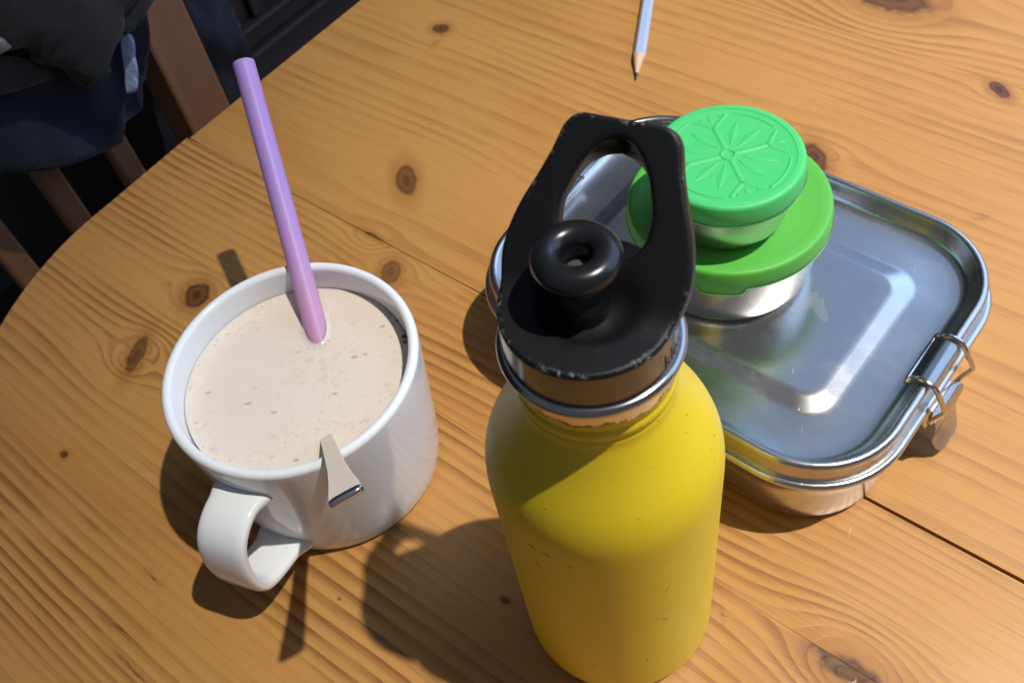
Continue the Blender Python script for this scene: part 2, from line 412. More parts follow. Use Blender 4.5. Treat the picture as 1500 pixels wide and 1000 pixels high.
# ------------------------------------------------------------------ small round tubs on the lunch box
def silicone(name, col, seed=0.0):
    m, nt, b = new_mat(name, col, 0.42)
    b.inputs['Subsurface Weight'].default_value = 0.25; b.inputs['Subsurface Radius'].default_value = (0.002, 0.004, 0.002); b.inputs['Subsurface Scale'].default_value = 1.0
    _, (x, y, z) = obj_xyz(nt)
    n1 = noise(nt, vec(nt, x * 0.05, y * 0.05, z * 0.05 + seed), 1, 4)
    dust = noise(nt, vec(nt, x * 0.7, y * 0.7, z * 0.7 + seed), 1, 3, 0.7).ss(0.66, 0.74)
    c2 = mixc(nt, n1 * 0.25, col, tuple(c * 0.8 for c in col))
    nt.links.new(mixc(nt, dust * 0.16, c2, (0.55, 0.7, 0.55)), b.inputs['Base Color'])
    r = n1 * 0.14 + 0.46; nt.links.new(r.k, b.inputs['Roughness'])
    bump(nt, noise(nt, vec(nt, x * 2, y * 2, z * 2), 1, 2), 0.06, 0.0002, b)
    return m
LIP = silicone('lip_painted_glow', (0.24, 0.66, 0.26), 9)  # paler green paints in the light passing through the thin edge
G1 = silicone('mint_green_silicone', (0.056, 0.55, 0.155)); G2 = silicone('grass_green_silicone', (0.085, 0.42, 0.045), 5)
WXc, WYc = 103.45, 276.52
tubL = empty('round_tub', (WXc, WYc, 42.3), 'larger round steel tub with grass green lid, underneath the smaller tub', 'food tub')
Z0 = 42.32
bm = lathe([(30, Z0), (33.5, Z0 + .05), (35.6, Z0 + .7), (36.8, Z0 + 2), (37.4, Z0 + 4), (38.4, Z0 + 12), (39.2, Z0 + 22), (39.6, Z0 + 31), (38.8, Z0 + 31.2), (38, Z0 + 30)], (WXc, WYc))
mesh_obj('bowl', bm, STEEL_BOWL, tubL)
def lid_green(name, c, r, zb, zt, mat, parent, tabs, rim_w, rec):
    seg = 144
    prof = [(r - 3.2, zb + 1.5), (r - 2.6, zb + .1), (r - 0.9, zb), (r - .35, zb + .25), (r - .15, zb + .8)]
    rt = r - 0.75
    prof += [(r - .45, zb + (zt - zb) * .6)] + arc(rt - 1.9, zt - 1.9, 1.9, 10, 90, 6) + [(rt - 3.4, zt), (rt - rim_w, zt), (rt - rim_w - 0.9, zt - rec * .5), (rt - rim_w - 1.8, zt - rec), (r * 0.4, zt - rec), (1.0, zt - rec)]
    loops = []
    for k, (rad, z) in enumerate(prof):
        L = []
        for i in range(seg):
            a = 360.0 * i / seg; zz = z
            for ta in tabs:
                d = abs((a - ta + 180) % 360 - 180)
                if k <= 4: zz -= 3.7 * sstep(13.5, 11.0, d)
            L.append((c[0] + rad * math.cos(math.radians(a)), c[1] + rad * math.sin(math.radians(a)), zz))
        loops.append(L)
    lo_ = mesh_obj(name, loops_mesh(loops), mat, parent)
    def edge(rad, dz):
        L = []
        for i in range(seg):
            a = 360.0 * i / seg; zz = zb + dz
            for ta in tabs: zz -= 3.7 * sstep(13.5, 11.0, abs((a - ta + 180) % 360 - 180))
            L.append((c[0] + rad * math.cos(math.radians(a)), c[1] + rad * math.sin(math.radians(a)), zz))
        return L
    bm = loops_mesh([edge(r + .12, .75), edge(r + .22, .35), edge(r + .05, .0), edge(r - .7, -.12)], None, False, False)
    mesh_obj('lip', bm, LIP, lo_)
    return lo_
lid_green('lid', (WXc, WYc), 43.1, 72.4, 81.3, G2, tubL, (248.6, 68.6), 4.6, 0.25)
UXc, UYc = 99.67, 270.76
tubS = empty('round_tub', (UXc, UYc, 81.3), 'smaller round steel tub with embossed mint green lid, on top of the larger tub', 'food tub')
Z1 = 81.12
bm = lathe([(19, Z1), (21.6, Z1 + .05), (23.4, Z1 + .9), (24.5, Z1 + 2.6), (25.2, Z1 + 5), (26.2, Z1 + 12), (27, Z1 + 22), (26.6, Z1 + 22.3), (26, Z1 + 21)], (UXc, UYc))
mesh_obj('bowl', bm, STEEL_BOWL, tubS)
ZT = 112.1
lidS = lid_green('lid', (UXc, UYc), 30.6, 102.4, ZT, G1, tubS, (), 2.6, 0.35)
# embossed flower with forked branches
bm = bmesh.new()
ZF = ZT - 0.36
def ridge(bm, pts, hw, h, taper=True):
    """low ridged bar along pts (r, az deg) on the lid"""
    P = [Vector((UXc + r * math.cos(math.radians(a)), UYc + r * math.sin(math.radians(a)), ZF)) for r, a in pts]
    rows = []
    for i, p in enumerate(P):
        t = (P[min(i + 1, len(P) - 1)] - P[max(i - 1, 0)]).normalized(); nn_ = Vector((-t.y, t.x, 0))
        k = hw if not isinstance(hw, (list, tuple)) else hw[i]
        rows.append([p - nn_ * k + Vector((0, 0, -.03)), p - nn_ * k * .3 + Vector((0, 0, h)), p + nn_ * k * .3 + Vector((0, 0, h)), p + nn_ * k + Vector((0, 0, -.03))])
    g = [[bm.verts.new(q) for q in r] for r in rows]
    for a, b2 in zip(g, g[1:]):
        for i in range(3): bm.faces.new((a[i], a[i + 1], b2[i + 1], b2[i]))
    bm.faces.new(g[0][::-1]); bm.faces.new(g[-1])
def leaf(bm, az, r0, r1, hw, h):
    ca, sa = math.cos(math.radians(az)), math.sin(math.radians(az))
    def Q(r, t, z): return bm.verts.new((UXc + r * ca - t * sa, UYc + r * sa + t * ca, ZF + z))
    rm = r0 + (r1 - r0) * 0.52
    A, Bv, L, Rr, M1 = Q(r0, 0, -.02), Q(r1, 0, -.02), Q(rm, hw, -.02), Q(rm, -hw, -.02), Q(rm, 0, h)
    C1, C2 = Q(r0 + 1.5, 0, h * .8), Q(r1 - 2.2, 0, h * .8)
    for f in ((A, C1, L), (L, C1, M1), (L, M1, C2), (L, C2, Bv), (A, Rr, C1), (Rr, M1, C1), (Rr, C2, M1), (Rr, Bv, C2)): bm.faces.new(f)
for q in range(4):
    a = 92 + 90 * q
    ridge(bm, [(3.0, a), (10, a), (16.4, a)], 1.35, 0.30)
    ridge(bm, [(16.2, a), (23.2, a - 17)], [1.25, 1.0], 0.28); ridge(bm, [(16.2, a), (23.2, a + 17)], [1.25, 1.0], 0.28)
    leaf(bm, a, 18.6, 24.2, 1.5, 0.26); leaf(bm, a + 10.5, 20.6, 24.0, 0.9, 0.22); leaf(bm, a - 10.5, 20.6, 24.0, 0.9, 0.22)
    for k in (30, 60): leaf(bm, a + k, 4.6, 20.2, 2.3, 0.30)
    ridge(bm, [(23.8, a + t) for t in range(22, 70, 4)], 0.75, 0.3)
ridge(bm, [(2.7, t) for t in range(0, 361, 20)], 0.85, 0.42)
f = mesh_obj('embossed_flower', bm, G1, None, loc=None, smooth=False, world_coords=False)
f.parent = lidS; f.location = -(tubS.location + lidS.location)

# scrap of clear tape stuck to the box lid
tm, nt, b = new_mat('clear_tape', (0.40, 0.43, 0.43), 0.35); b.inputs['Alpha'].default_value = 0.12; b.inputs['Transmission Weight'].default_value = 0.3
bm = bmesh.new()
def flake(bm, pts, z):
    n_ = len(pts); c0 = [bm.verts.new((x_, y_, z)) for x_, y_ in pts]; c1 = [bm.verts.new((x_, y_, z + .18)) for x_, y_ in pts]
    bm.faces.new(c0[::-1]); bm.faces.new(c1)
    for i in range(n_): bm.faces.new((c0[i], c0[(i + 1) % n_], c1[(i + 1) % n_], c1[i]))
flake(bm, [(120.5, 239.2), (124.0, 238.0), (130.0, 240.0), (134.5, 243.5), (136, 247.5), (131.5, 247.0), (126.5, 243.2)], 42.30)
flake(bm, [(130.3, 240.2), (130.8, 234.6), (132.4, 230.8), (134.4, 231.4), (135.6, 236.5), (136.4, 243.2), (134.6, 243.4)], 42.32)
o = mesh_obj('tape_scrap', bm, tm, None, loc=(130, 240, 42.3), smooth=False)
tag(o, 'small scrap of clear tape stuck on the lunch box lid beside the larger tub', 'tape')

# ------------------------------------------------------------------ mug with drink, straw and spoon
MX, MY = -88.06, 243.56
cer, nt, b = new_mat('white_glaze', (0.78, 0.80, 0.81), 0.13)
_, (x, y, z) = obj_xyz(nt)
n1 = noise(nt, vec(nt, x * 0.03, y * 0.03, z * 0.03), 1, 3); r = n1 * 0.07 + 0.075; nt.links.new(r.k, b.inputs['Roughness'])
bump(nt, noise(nt, vec(nt, x * 0.10, y * 0.10, z * 0.10), 1, 2), 0.05, 0.0006, b)
mug = empty('mug', (MX, MY, 0), 'wide white glazed mug with a strap handle, nearly full of pale cocoa', 'mug')
prof = [(38, 0.9), (42.5, 0.25), (45.2, 0.3), (46.8, 1.5), (47.6, 4.0), (48.4, 12), (50.2, 35), (51.8, 58), (52.75, 72), (52.9, 76.2)]
prof += arc(50.75, 76.4, 2.15, 0, 180, 10)
prof += [(48.3, 73), (47.9, 66), (46.9, 45), (45.2, 15), (43, 9), (36, 6.5), (2, 6.4)]
mesh_obj('body', lathe(prof, (MX, MY), 128), cer, mug)
# handle
HA = math.radians(-119.5)
hr, ht = Vector((math.cos(HA), math.sin(HA), 0)), Vector((-math.sin(HA), math.cos(HA), 0))
hp = smooth_prof([(49.6, 60.6), (56, 62.0), (62, 61.8), (68, 59.2), (72.5, 54.2), (75, 46.5), (75.8, 38), (75.0, 29.6), (72.2, 23.8), (67.5, 20.2), (61, 17.2), (54, 14.6), (47.2, 12.0)], 4)
loops = []
for i, (r_, z_) in enumerate(hp):
    a0, a1 = hp[max(i - 1, 0)], hp[min(i + 1, len(hp) - 1)]
    t = Vector((a1[0] - a0[0], a1[1] - a0[1])).normalized(); nrm = Vector((t.y, -t.x))
    fr_ = i / (len(hp) - 1)
    fl_ = sstep(0.12, 0.0, fr_) + sstep(0.90, 1.0, fr_)
    hw = 10.7 + 2.2 * fl_; hth = 2.75 + 0.8 * fl_
    L = []
    for k in range(28):
        a = 2 * math.pi * k / 28; ca, sa = math.cos(a), math.sin(a)
        ex = 0.42
        xx = hw * math.copysign(abs(ca) ** ex, ca); yy = hth * math.copysign(abs(sa) ** 0.75, sa)
        L.append(Vector((MX, MY, 0)) + hr * (r_ + nrm.x * yy) + Vector((0, 0, z_ + nrm.y * yy)) + ht * xx)
    loops.append(L)
mesh_obj('handle', loops_mesh(loops), cer, mug)

ck, nt, b = new_mat('pale_cocoa', (0.73, 0.635, 0.54), 0.22)
b.inputs['Subsurface Weight'].default_value = 0.2; b.inputs['Subsurface Radius'].default_value = (0.004, 0.003, 0.002); b.inputs['Subsurface Scale'].default_value = 1; b.inputs['Roughness'].default_value = 0.14
_, (x, y, z) = obj_xyz(nt)
big = noise(nt, vec(nt, x * 0.05, y * 0.05, 0), 1, 4)
fine = noise(nt, vec(nt, x * 0.33, y * 0.33, 3.3), 1, 4, 0.75)
zone = noise(nt, vec(nt, x * 0.045, y * 0.045, 8.8), 1, 1).ss(0.42, 0.6)
col = mixc(nt, fine.ss(0.48, 0.66) * (zone * 0.42 + 0.08), (0.73, 0.635, 0.54), (0.60, 0.485, 0.385))
vo = nt.nodes.new('ShaderNodeTexVoronoi'); vo.inputs['Scale'].default_value = 1; nt.links.new(vec(nt, x * 0.11 + fine * 0.5, y * 0.17, 0), vo.inputs['Vector'])
sp = E(nt, vo.outputs['Distance']).ss(0.20, 0.07) * noise(nt, vec(nt, x * 0.09, y * 0.09, 1.0), 1, 1).ss(0.44, 0.55)
col = mixc(nt, sp * 0.55, col, (0.36, 0.20, 0.11))
col = mixc(nt, big.ss(0.45, 0.7) * 0.25, col, (0.76, 0.69, 0.61))
nt.links.new(col, b.inputs['Base Color'])
bump(nt, fine + big, 0.10, 0.0006, b)
prof = [(10, 7.0), (35, 7.2), (42, 9.8), (44.7, 16), (46.55, 45), (47.45, 64.6), (47.55, 66.0), (47.0, 65.75), (45.8, 65.62), (43, 65.6), (25, 65.6), (1, 65.6)]
o = mesh_obj('cocoa', lathe(prof, (MX, MY), 128), ck, None, loc=(MX, MY, 7)); tag(o, 'pale beige cocoa with brown flecks filling the white mug', 'drink'); drink = o
# bits of cocoa on the wall of the mug
def flakes3(pts, parent):
    bm = bmesh.new()
    for (x_, y_, z_, r_) in pts:
        r = bmesh.ops.create_icosphere(bm, subdivisions=2, radius=r_)
        for v in r['verts']:
            v.co = Vector((v.co.x * (1 + .5 * random.random()), v.co.y * (1 + .4 * random.random()), v.co.z * .55)) + Vector((x_, y_, z_))
    return bm
cm, nt, b = new_mat('cocoa_crumb', (0.16, 0.075, 0.04), 0.5)

st, nt, b = new_mat('violet_silicone', (0.56, 0.37, 0.95), 0.40)
b.inputs['Subsurface Weight'].default_value = 0.6; b.inputs['Subsurface Radius'].default_value = (0.006, 0.004, 0.008); b.inputs['Subsurface Scale'].default_value = 1; b.inputs['Transmission Weight'].default_value = 0.35; b.inputs['IOR'].default_value = 1.3
_, (x, y, z) = obj_xyz(nt)
# glow of the drink through the silicone, painted in as pink; violet above
pink_glow = z.ss(78.0, 34.0)
nt.links.new(mixc(nt, pink_glow, (0.58, 0.38, 0.97), (0.84, 0.44, 0.74)), b.inputs['Base Color'])
bump(nt, noise(nt, vec(nt, x * 0.5, y * 0.5, z * 0.5), 1, 3), 0.06, 0.0003, b)
T0, T1 = Vector((-88.4, 374.5, 128.0)), Vector((-79.18, 268.32, 65.6))
ax = (T1 - T0).normalized(); T2 = T0 + ax * 196
straw_c = T0
bm = bmesh.new(); sd = ax.orthogonal().normalized(); sw = ax.cross(sd); seg = 28
def circ(p, r): return [p + (sd * math.cos(2 * math.pi * k / seg) + sw * math.sin(2 * math.pi * k / seg)) * r for k in range(seg)]
Rs = 4.9
L = [circ(T2, Rs), circ(T0 + ax * 1.2, Rs)] + [circ(T0 + ax * (0.55 - 0.55 * math.sin(a)), Rs - 0.55 + 0.55 * math.cos(a)) for a in (0.3, 0.8, 1.3)] + [circ(T0 + ax * 0.1, Rs - 1.1), circ(T0 + ax * 0.8, Rs - 1.45), circ(T2, Rs - 1.45)]
loops_mesh(L, bm, False, False)
n_ = len(bm.verts); bm.verts.ensure_lookup_table()
for i in range(seg): bm.faces.new((bm.verts[i], bm.verts[(i + 1) % seg], bm.verts[n_ - seg + (i + 1) % seg], bm.verts[n_ - seg + i]))
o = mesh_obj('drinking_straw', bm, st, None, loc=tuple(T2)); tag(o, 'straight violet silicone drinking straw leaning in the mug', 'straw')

# the drink drawn up inside the lower end of the straw, and the meniscus round the straw and spoon
L = [circ(T2 + ax * -1.0, 3.2), circ(T1 - ax * 16, 3.2), circ(T1 - ax * 17, 2.0)]
mesh_obj('drink_in_straw', loops_mesh(L), ck, o)
def meniscus(c, du_, dv_, hgt, wdt):
    rows = []
    for k in range(6):
        t = k / 5
        rows.append([c + du_ * (math.cos(a) * (1 + wdt * t / du_.length)) + dv_ * (math.sin(a) * (1 + wdt * t / dv_.length)) + Vector((0, 0, hgt * (1 - t) ** 2.2 + 0.02)) for a in [2 * math.pi * q / 40 for q in range(40)]])
    return loops_mesh(rows, None, False, False)
hax = Vector((ax.x, ax.y, 0)).normalized()
bm = meniscus(Vector((T1.x, T1.y, 65.6)), hax * (Rs / abs(ax.z)) * 0.98, Vector((-hax.y, hax.x, 0)) * Rs * 0.98, 0.9, 2.4)
mesh_obj('meniscus', bm, ck, drink)

# bubbles and cocoa crumbs
bm = bmesh.new(); rb = random.Random(3)
spots = [(T1.x + 6.0 * math.cos(q), T1.y - 6 + 5 * math.sin(q), rb.uniform(.45, .9)) for q in (-2.2, -1.7, -1.3, -0.9, -0.5)]
spots += [(MX + rr_ * math.cos(q), MY + rr_ * math.sin(q), rb.uniform(.3, .7)) for q, rr_ in [(rb.uniform(0, 6.28), 46.6 - abs(rb.gauss(0, .8))) for _ in range(46)]]
spots += [(MX + rb.gauss(6, 14), MY + rb.gauss(-6, 14), rb.uniform(.18, .38)) for _ in range(60)]
for x_, y_, r_ in spots:
    if math.hypot(x_ - MX, y_ - MY) > 47: continue
    r = bmesh.ops.create_icosphere(bm, subdivisions=2, radius=r_)
    for v in r['verts']: v.co = Vector((v.co.x + x_, v.co.y + y_, max(v.co.z, -.1) * .7 + 65.6))
bb_ = mesh_obj('bubbles', bm, ck, drink); bb_['kind'] = 'stuff'
bm = flakes3([(-41.8, 251.4, 68.0, 1.0), (-42.1, 249.6, 66.6, .7), (-123.2, 212.6, 66.1, .55), (-121.6, 211.2, 65.9, .35), (-44.2, 262.0, 66.2, .5)], None)
mesh_obj('crumbs', bm, cm, drink)['kind'] = 'stuff'

# spoon
SP0, SP1 = Vector((-55.4, 142.1, 138.0)), Vector((-77.5, 210.6, 65.6))
spoon = empty('spoon', tuple(SP1 + (SP1 - SP0) * 1.0), 'steel spoon with flared flat handle end resting on the rim of the mug', 'spoon')
sax = (SP1 - SP0).normalized(); swd = Vector((0.942, 0.335, 0)); swd = (swd - sax * swd.dot(sax)).normalized(); snr = swd.cross(sax)
if snr.z < 0: snr = -snr
Ls = (SP1 - SP0).length
loops = []
for (d_, hw, th, lift) in ((-1.0, 2.2, .3, 0), (-.85, 3.8, .7, 0), (-.5, 4.8, 1.05, 0), (-.1, 5.3, 1.35, 0), (0.35, 5.5, 1.5, 0), (1.4, 5.5, 1.5, 0), (12, 5.15, 1.3, -.3), (28, 4.2, 1.2, -.6), (48, 3.35, 1.15, -.6), (78, 2.9, 1.2, -.2), (110, 2.5, 1.3, 0.5), (128, 2.6, 1.3, 0.5)):
    p = SP0 + sax * d_ + snr * lift; L = []
    for k in range(24):
        a = 2 * math.pi * k / 24; ca, sa = math.cos(a), math.sin(a)
        L.append(p + swd * (hw * math.copysign(abs(ca) ** .45, ca)) + snr * (th * math.copysign(abs(sa) ** .6, sa)))
    loops.append(L)
mesh_obj('handle', loops_mesh(loops), STEEL_SPOON, spoon)
bm = bmesh.new(); g = []
for i in range(13):
    t = i / 12; d_ = 127 + 30 * t; hw = 10 * math.sin(math.pi * (0.06 + 0.94 * t) ** 0.8) ** 0.6 if t < 1 else 0.3
    row = []
    for k in range(9):
        s_ = -1 + 2 * k / 8; p = SP0 + sax * d_ + swd * hw * s_ + snr * (-4.5 * (1 - s_ * s_) * math.sin(math.pi * min(t + .04, 1)) + .4)
        row.append(bm.verts.new(p))
    g.append(row)
for a, b2 in zip(g, g[1:]):
    for i in range(8): bm.faces.new((a[i], a[i + 1], b2[i + 1], b2[i]))
bmesh.ops.solidify(bm, geom=bm.faces[:], thickness=0.9)
mesh_obj('bowl', bm, STEEL_SPOON, spoon)

# ------------------------------------------------------------------ water bottle
BX, BY = 21.34, 148.03
bottle = empty('water_bottle', (BX, BY, 0), 'scuffed yellow metal water bottle with a black loop sports cap', 'water bottle')
ym, nt, b = new_mat('yellow_powder_coat', (0.70, 0.52, 0.014), 0.40)
_, (x, y, z) = obj_xyz(nt)
grain = noise(nt, vec(nt, x * 1.6, y * 1.6, z * 1.6), 1, 2)
wear = noise(nt, vec(nt, x * 0.16, y * 0.16, z * 0.10), 1, 4, 0.7)
spot = noise(nt, vec(nt, x * 0.55 + z * 0.5, y * 0.55, z * 0.22), 1, 3, 0.75).ss(0.665, 0.715) * noise(nt, vec(nt, x * 0.05, y * 0.05, z * 0.05 + 4), 1, 1).ss(0.44, 0.55)
col = mixc(nt, wear.ss(0.5, 0.75) * 0.22, (0.70, 0.52, 0.013), (0.62, 0.46, 0.035))
col = mixc(nt, spot, col, (0.16, 0.11, 0.02))
chip = (z + (noise(nt, vec(nt, x * 0.22, y * 0.22, z * 0.12), 1, 4, 0.8) - 0.5) * 7.5).ss(172.5, 172.9)
dirt = (z + (noise(nt, vec(nt, x * 0.22, y * 0.22, z * 0.12), 1, 4, 0.8) - 0.5) * 7.5); dirt = dirt.ss(171.6, 172.5) * dirt.ss(173.2, 172.6) * noise(nt, vec(nt, x * .3, y * .3, 2.0), 1, 2).ss(.42, .58)
col = mixc(nt, chip, col, (0.62, 0.58, 0.52))
col = mixc(nt, dirt, col, (0.08, 0.05, 0.02))
nt.links.new(col, b.inputs['Base Color']); nt.links.new(chip.k, b.inputs['Metallic'])
r = 0.47 - chip * 0.22 + (wear - 0.5) * 0.2; nt.links.new(r.k, b.inputs['Roughness'])
bump(nt, grain * 0.5 - spot * 0.7 - chip * 0.4, 0.22, 0.0004, b)
b.inputs['Specular IOR Level'].default_value = 0.5
prof = [(30, 0.9), (33.2, 0.3), (34.6, 0.45)] + arc(31.5, 5.4, 5.0, -52, 0, 6) + [(36.5, 14), (36.5, 60), (36.5, 112)]
prof += smooth_prof([(36.5, 118), (36.35, 123), (35.9, 127.5), (34.9, 132), (33.2, 136.8), (30.9, 141.6), (28.6, 146), (26.6, 150), (24.9, 153.8), (23.5, 157.2), (22.5, 160.0), (22.1, 162.2)], 3)
prof += [(22.1, 163.0), (21.75, 163.6), (21.75, 164.6), (22.2, 165.4), (22.3, 167.0), (22.0, 168.0), (21.6, 168.5), (21.6, 169.4), (22.0, 170.1), (22.1, 172), (22.1, 179.4), (21.0, 180.2), (20.0, 180.2)]
mesh_obj('body', lathe(prof, (BX, BY), 144), ym, bottle, angle=50)
bm = lathe([(33.0, 0.05), (34.7, 0.1), (35.4, 0.9), (35.0, 1.6), (33, 1.2)], (BX, BY), 96)
mesh_obj('base_ring', bm, STEEL_BAND, bottle)

# scuffs and chips in the paint, each a thin irregular fleck lying on the surface
def on_body(px, py):
    d = F * 1420 + CR * (px - 742.8) - CU * (py - 490.7); o_ = Vector((0, 0, 382.6)); R_ = 36.52
    a_ = d.x ** 2 + d.y ** 2; b_ = (o_.x - BX) * d.x + (o_.y - BY) * d.y; c_ = (o_.x - BX) ** 2 + (o_.y - BY) ** 2 - R_ ** 2
    X = o_ + d * ((-b_ - math.sqrt(b_ * b_ - a_ * c_)) / a_)
    return math.atan2(X.y - BY, X.x - BX), X.z
scm, nt, b = new_mat('paint_scuff', (0.12, 0.075, 0.015), 0.6)
rs = random.Random(11)
for (px, py, ln, wd_, tilt) in ((779, 800, 4.0, .8, -50), (772, 786, 2.2, .7, -60), (800, 812, 3.2, .7, -40), (788, 826, 5.0, .5, -65), (930, 808, 3.6, .7, 55), (938, 800, 2.0, .5, 40), (978, 862, 3.4, .45, 50), (836, 830, 1.2, .6, 0), (974, 892, 1.0, .5, 20), (962, 905, .8, .5, 0), (868, 972, 1.4, .5, 5), (948, 965, 1.8, .7, 60)):
    a0, z0 = on_body(px, py)
    if z0 > 121: continue
    bm = bmesh.new(); n_ = 12; ring = []; ct, st_ = math.cos(math.radians(tilt)), math.sin(math.radians(tilt))
    for k in range(n_):
        q = 2 * math.pi * k / n_; e_ = ln / 2 * math.cos(q) * rs.uniform(.6, 1.1); f_ = wd_ / 2 * math.sin(q) * rs.uniform(.35, 1.25)
        e_, f_ = e_ * ct - f_ * st_, e_ * st_ + f_ * ct
        ring.append(bm.verts.new((BX + 36.56 * math.cos(a0 + e_ / 36.5), BY + 36.56 * math.sin(a0 + e_ / 36.5), z0 + f_)))
    c0 = bm.verts.new((BX + 36.58 * math.cos(a0), BY + 36.58 * math.sin(a0), z0))
    for k in range(n_): bm.faces.new((ring[k], ring[(k + 1) % n_], c0))
    mesh_obj('scuff', bm, scm, bottle)
CX, CY = 20.9, 147.6
capo = bpy.data.objects.new('cap', None); COL.objects.link(capo); capo.parent = bottle; capo.empty_display_size = 0.01; capo.location = (0, 0, 0)
bm = _ring([(24.65 - 1.75 + 1.75 * math.cos(a), 181.6 + 1.75 * math.sin(a)) for a in [2 * math.pi * k / 14 for k in range(14)]], (CX, CY), 128, None)
mesh_obj('bead', bm, STEEL_BAND, capo)
bm = lathe([(20.5, 181.0), (22.9, 181.2), (22.95, 183), (22.75, 190), (22.6, 194.6), (22.1, 194.9), (21.3, 194.3), (19, 193.2), (10, 192.4), (2, 192.4)], (CX, CY), 128, None, False, True)
collar_bm = bm

blk, nt, b = new_mat('black_cap_plastic', (0.0065, 0.007, 0.008), 0.42)
at_ = nt.nodes.new('ShaderNodeAttribute'); at_.attribute_name = 'edge'
edge = E(nt, at_.outputs['Fac'])
_, (x, y, z) = obj_xyz(nt)
ch = noise(nt, vec(nt, x * 0.55, y * 0.55, z * 0.55), 1, 4, 0.75)
chips = (edge.ss(1.6, 0.3) * noise(nt, vec(nt, x * 0.11, y * 0.11, z * 0.11 + 3), 1, 2).ss(0.46, 0.60)) * ch.ss(0.50, 0.60)
scr = noise(nt, vec(nt, x * 0.9 - y * 0.5, y * 0.25 + x * 0.2, z * 0.5), 1, 3, 0.7).ss(0.72, 0.78)
col = mixc(nt, chips, (0.0065, 0.007, 0.008), (0.20, 0.205, 0.21))
nt.links.new(mixc(nt, scr * 0.5, col, (0.12, 0.12, 0.125)), b.inputs['Base Color'])
b.inputs['Specular IOR Level'].default_value = 0.28
r = ch * 0.2 + 0.36; nt.links.new(r.k, b.inputs['Roughness'])
bump(nt, noise(nt, vec(nt, x * 1.3, y * 1.3, z * 1.3), 1, 2) * 0.4 + chips * -1.6 + scr * -.5, 0.25, 0.0005, b)
gl, nt, b = new_mat('black_nozzle_rubber', (0.010, 0.0105, 0.012), 0.26)
_, (x, y, z) = obj_xyz(nt)
rr_ = noise(nt, vec(nt, x * 0.15, y * 0.15, z * 0.15), 1, 3) * 0.14 + 0.19; nt.links.new(rr_.k, b.inputs['Roughness'])

# cap top: disc that sweeps up into a leaning loop handle
AZC = math.radians(-33); CE = Vector((math.cos(AZC), math.sin(AZC), 0)); CBk = Vector((-math.sin(AZC), math.cos(AZC), 0))
ZD = 196.2; SL = math.radians(44); TL = 5.0; RF = TL / math.tan(SL / 2); B0 = -1.9
def prof_s(s):
    """arc length -> (back, z, normal back, normal z)"""
    s0 = B0 - TL; s1 = s0 + RF * SL
    if s < s0: return s, ZD, 0.0, 1.0
    if s < s1:
        a = (s - s0) / RF; return s0 + RF * math.sin(a), ZD + RF * (1 - math.cos(a)), -math.sin(a), math.cos(a)
    d = s - s1; return s0 + RF * math.sin(SL) + d * math.cos(SL), ZD + RF * (1 - math.cos(SL)) + d * math.sin(SL), -math.sin(SL), math.cos(SL)
def interp(tab, s):
    if s <= tab[0][0]: return tab[0][1]
    for (a, fa), (b_, fb) in zip(tab, tab[1:]):
        if s <= b_: return fa + (fb - fa) * (s - a) / (b_ - a)
    return tab[-1][1]
SE = 43.2
wt = smooth_prof([(-2, 22.55), (4, 23.9), (9, 24.1), (14, 23.3), (20, 21.6), (27, 18.7), (33, 16.5), (37, 15.4), (39.6, 14.6), (41.3, 13.5), (42.4, 12.2), (43.0, 10.9), (43.2, 10.2)], 4)
htb = smooth_prof([(8.6, 0.0), (8.9, 1.6), (9.7, 4.2), (11.0, 6.8), (12.8, 9.1), (15, 10.7), (18, 11.4), (22, 11.4), (26, 10.3), (30, 8.9), (33, 7.3), (36, 5.0), (37.7, 2.9), (38.4, 1.3), (38.6, 0.0)], 4)
RD = 22.55
def wid(s):
    if s < -2: return math.sqrt(max(RD * RD - s * s, 0.0))
    return interp(wt, s)
hbk = smooth_prof([(8.8, 0.0), (9.1, 1.5), (9.9, 4.1), (11.2, 6.7), (13.0, 9.0), (15.2, 10.6), (18, 11.3), (22, 11.3), (26, 10.1), (29.6, 8.5), (32.2, 6.6), (34.0, 4.2), (34.9, 2.0), (35.3, 0.0)], 4)
def hol_back(s): return interp(hbk, s) if 8.8 < s < 35.3 else 0.0
def hol(s): return interp(htb, s) if 8.6 < s < 38.6 else 0.0
outl = [(s, wid(s)) for s in [-RD + 0.0001] + [-RD * math.cos(k * math.pi / 40) for k in range(1, 19)]] + [(s, w_) for s, w_ in wt] + [(SE, k) for k in (9, 7, 5, 3, 1, 0)]
hole_pts = list(htb)
def seg_d(px, py, pts):
    best = 1e9
    for (ax_, ay_), (bx_, by_) in zip(pts, pts[1:]):
        dx, dy = bx_ - ax_, by_ - ay_; l2 = dx * dx + dy * dy
        t = 0 if l2 == 0 else max(0, min(1, ((px - ax_) * dx + (py - ay_) * dy) / l2))
        best = min(best, (px - ax_ - t * dx) ** 2 + (py - ay_ - t * dy) ** 2)
    return math.sqrt(best)
rows = [-RD * math.cos(k * math.pi / 2 / 22) for k in range(0, 22)] + [-1 + 1.0 * k for k in range(0, 9)]
rows += [7.6, 8.1, 8.4, 8.6, 8.64, 8.7, 8.78, 8.88, 9.0, 9.15, 9.35, 9.6, 9.85, 10.1, 10.4, 10.7, 11.0, 11.35, 11.7, 12.1, 12.6, 13.1, 13.6, 14.1, 14.6, 15.1, 15.6, 16.6, 17.8, 19] + [20 + k * 1.1 for k in range(0, 14)] + [35.3, 35.8, 36.3, 36.8, 37.3, 37.8, 38.1, 38.35, 38.5, 38.6]
rows += [39.2, 39.9, 40.6, 41.2, 41.7, 42.1, 42.4, 42.65, 42.85, 43.0, 43.1, 43.16, SE]
rows[0] = -RD + 0.02
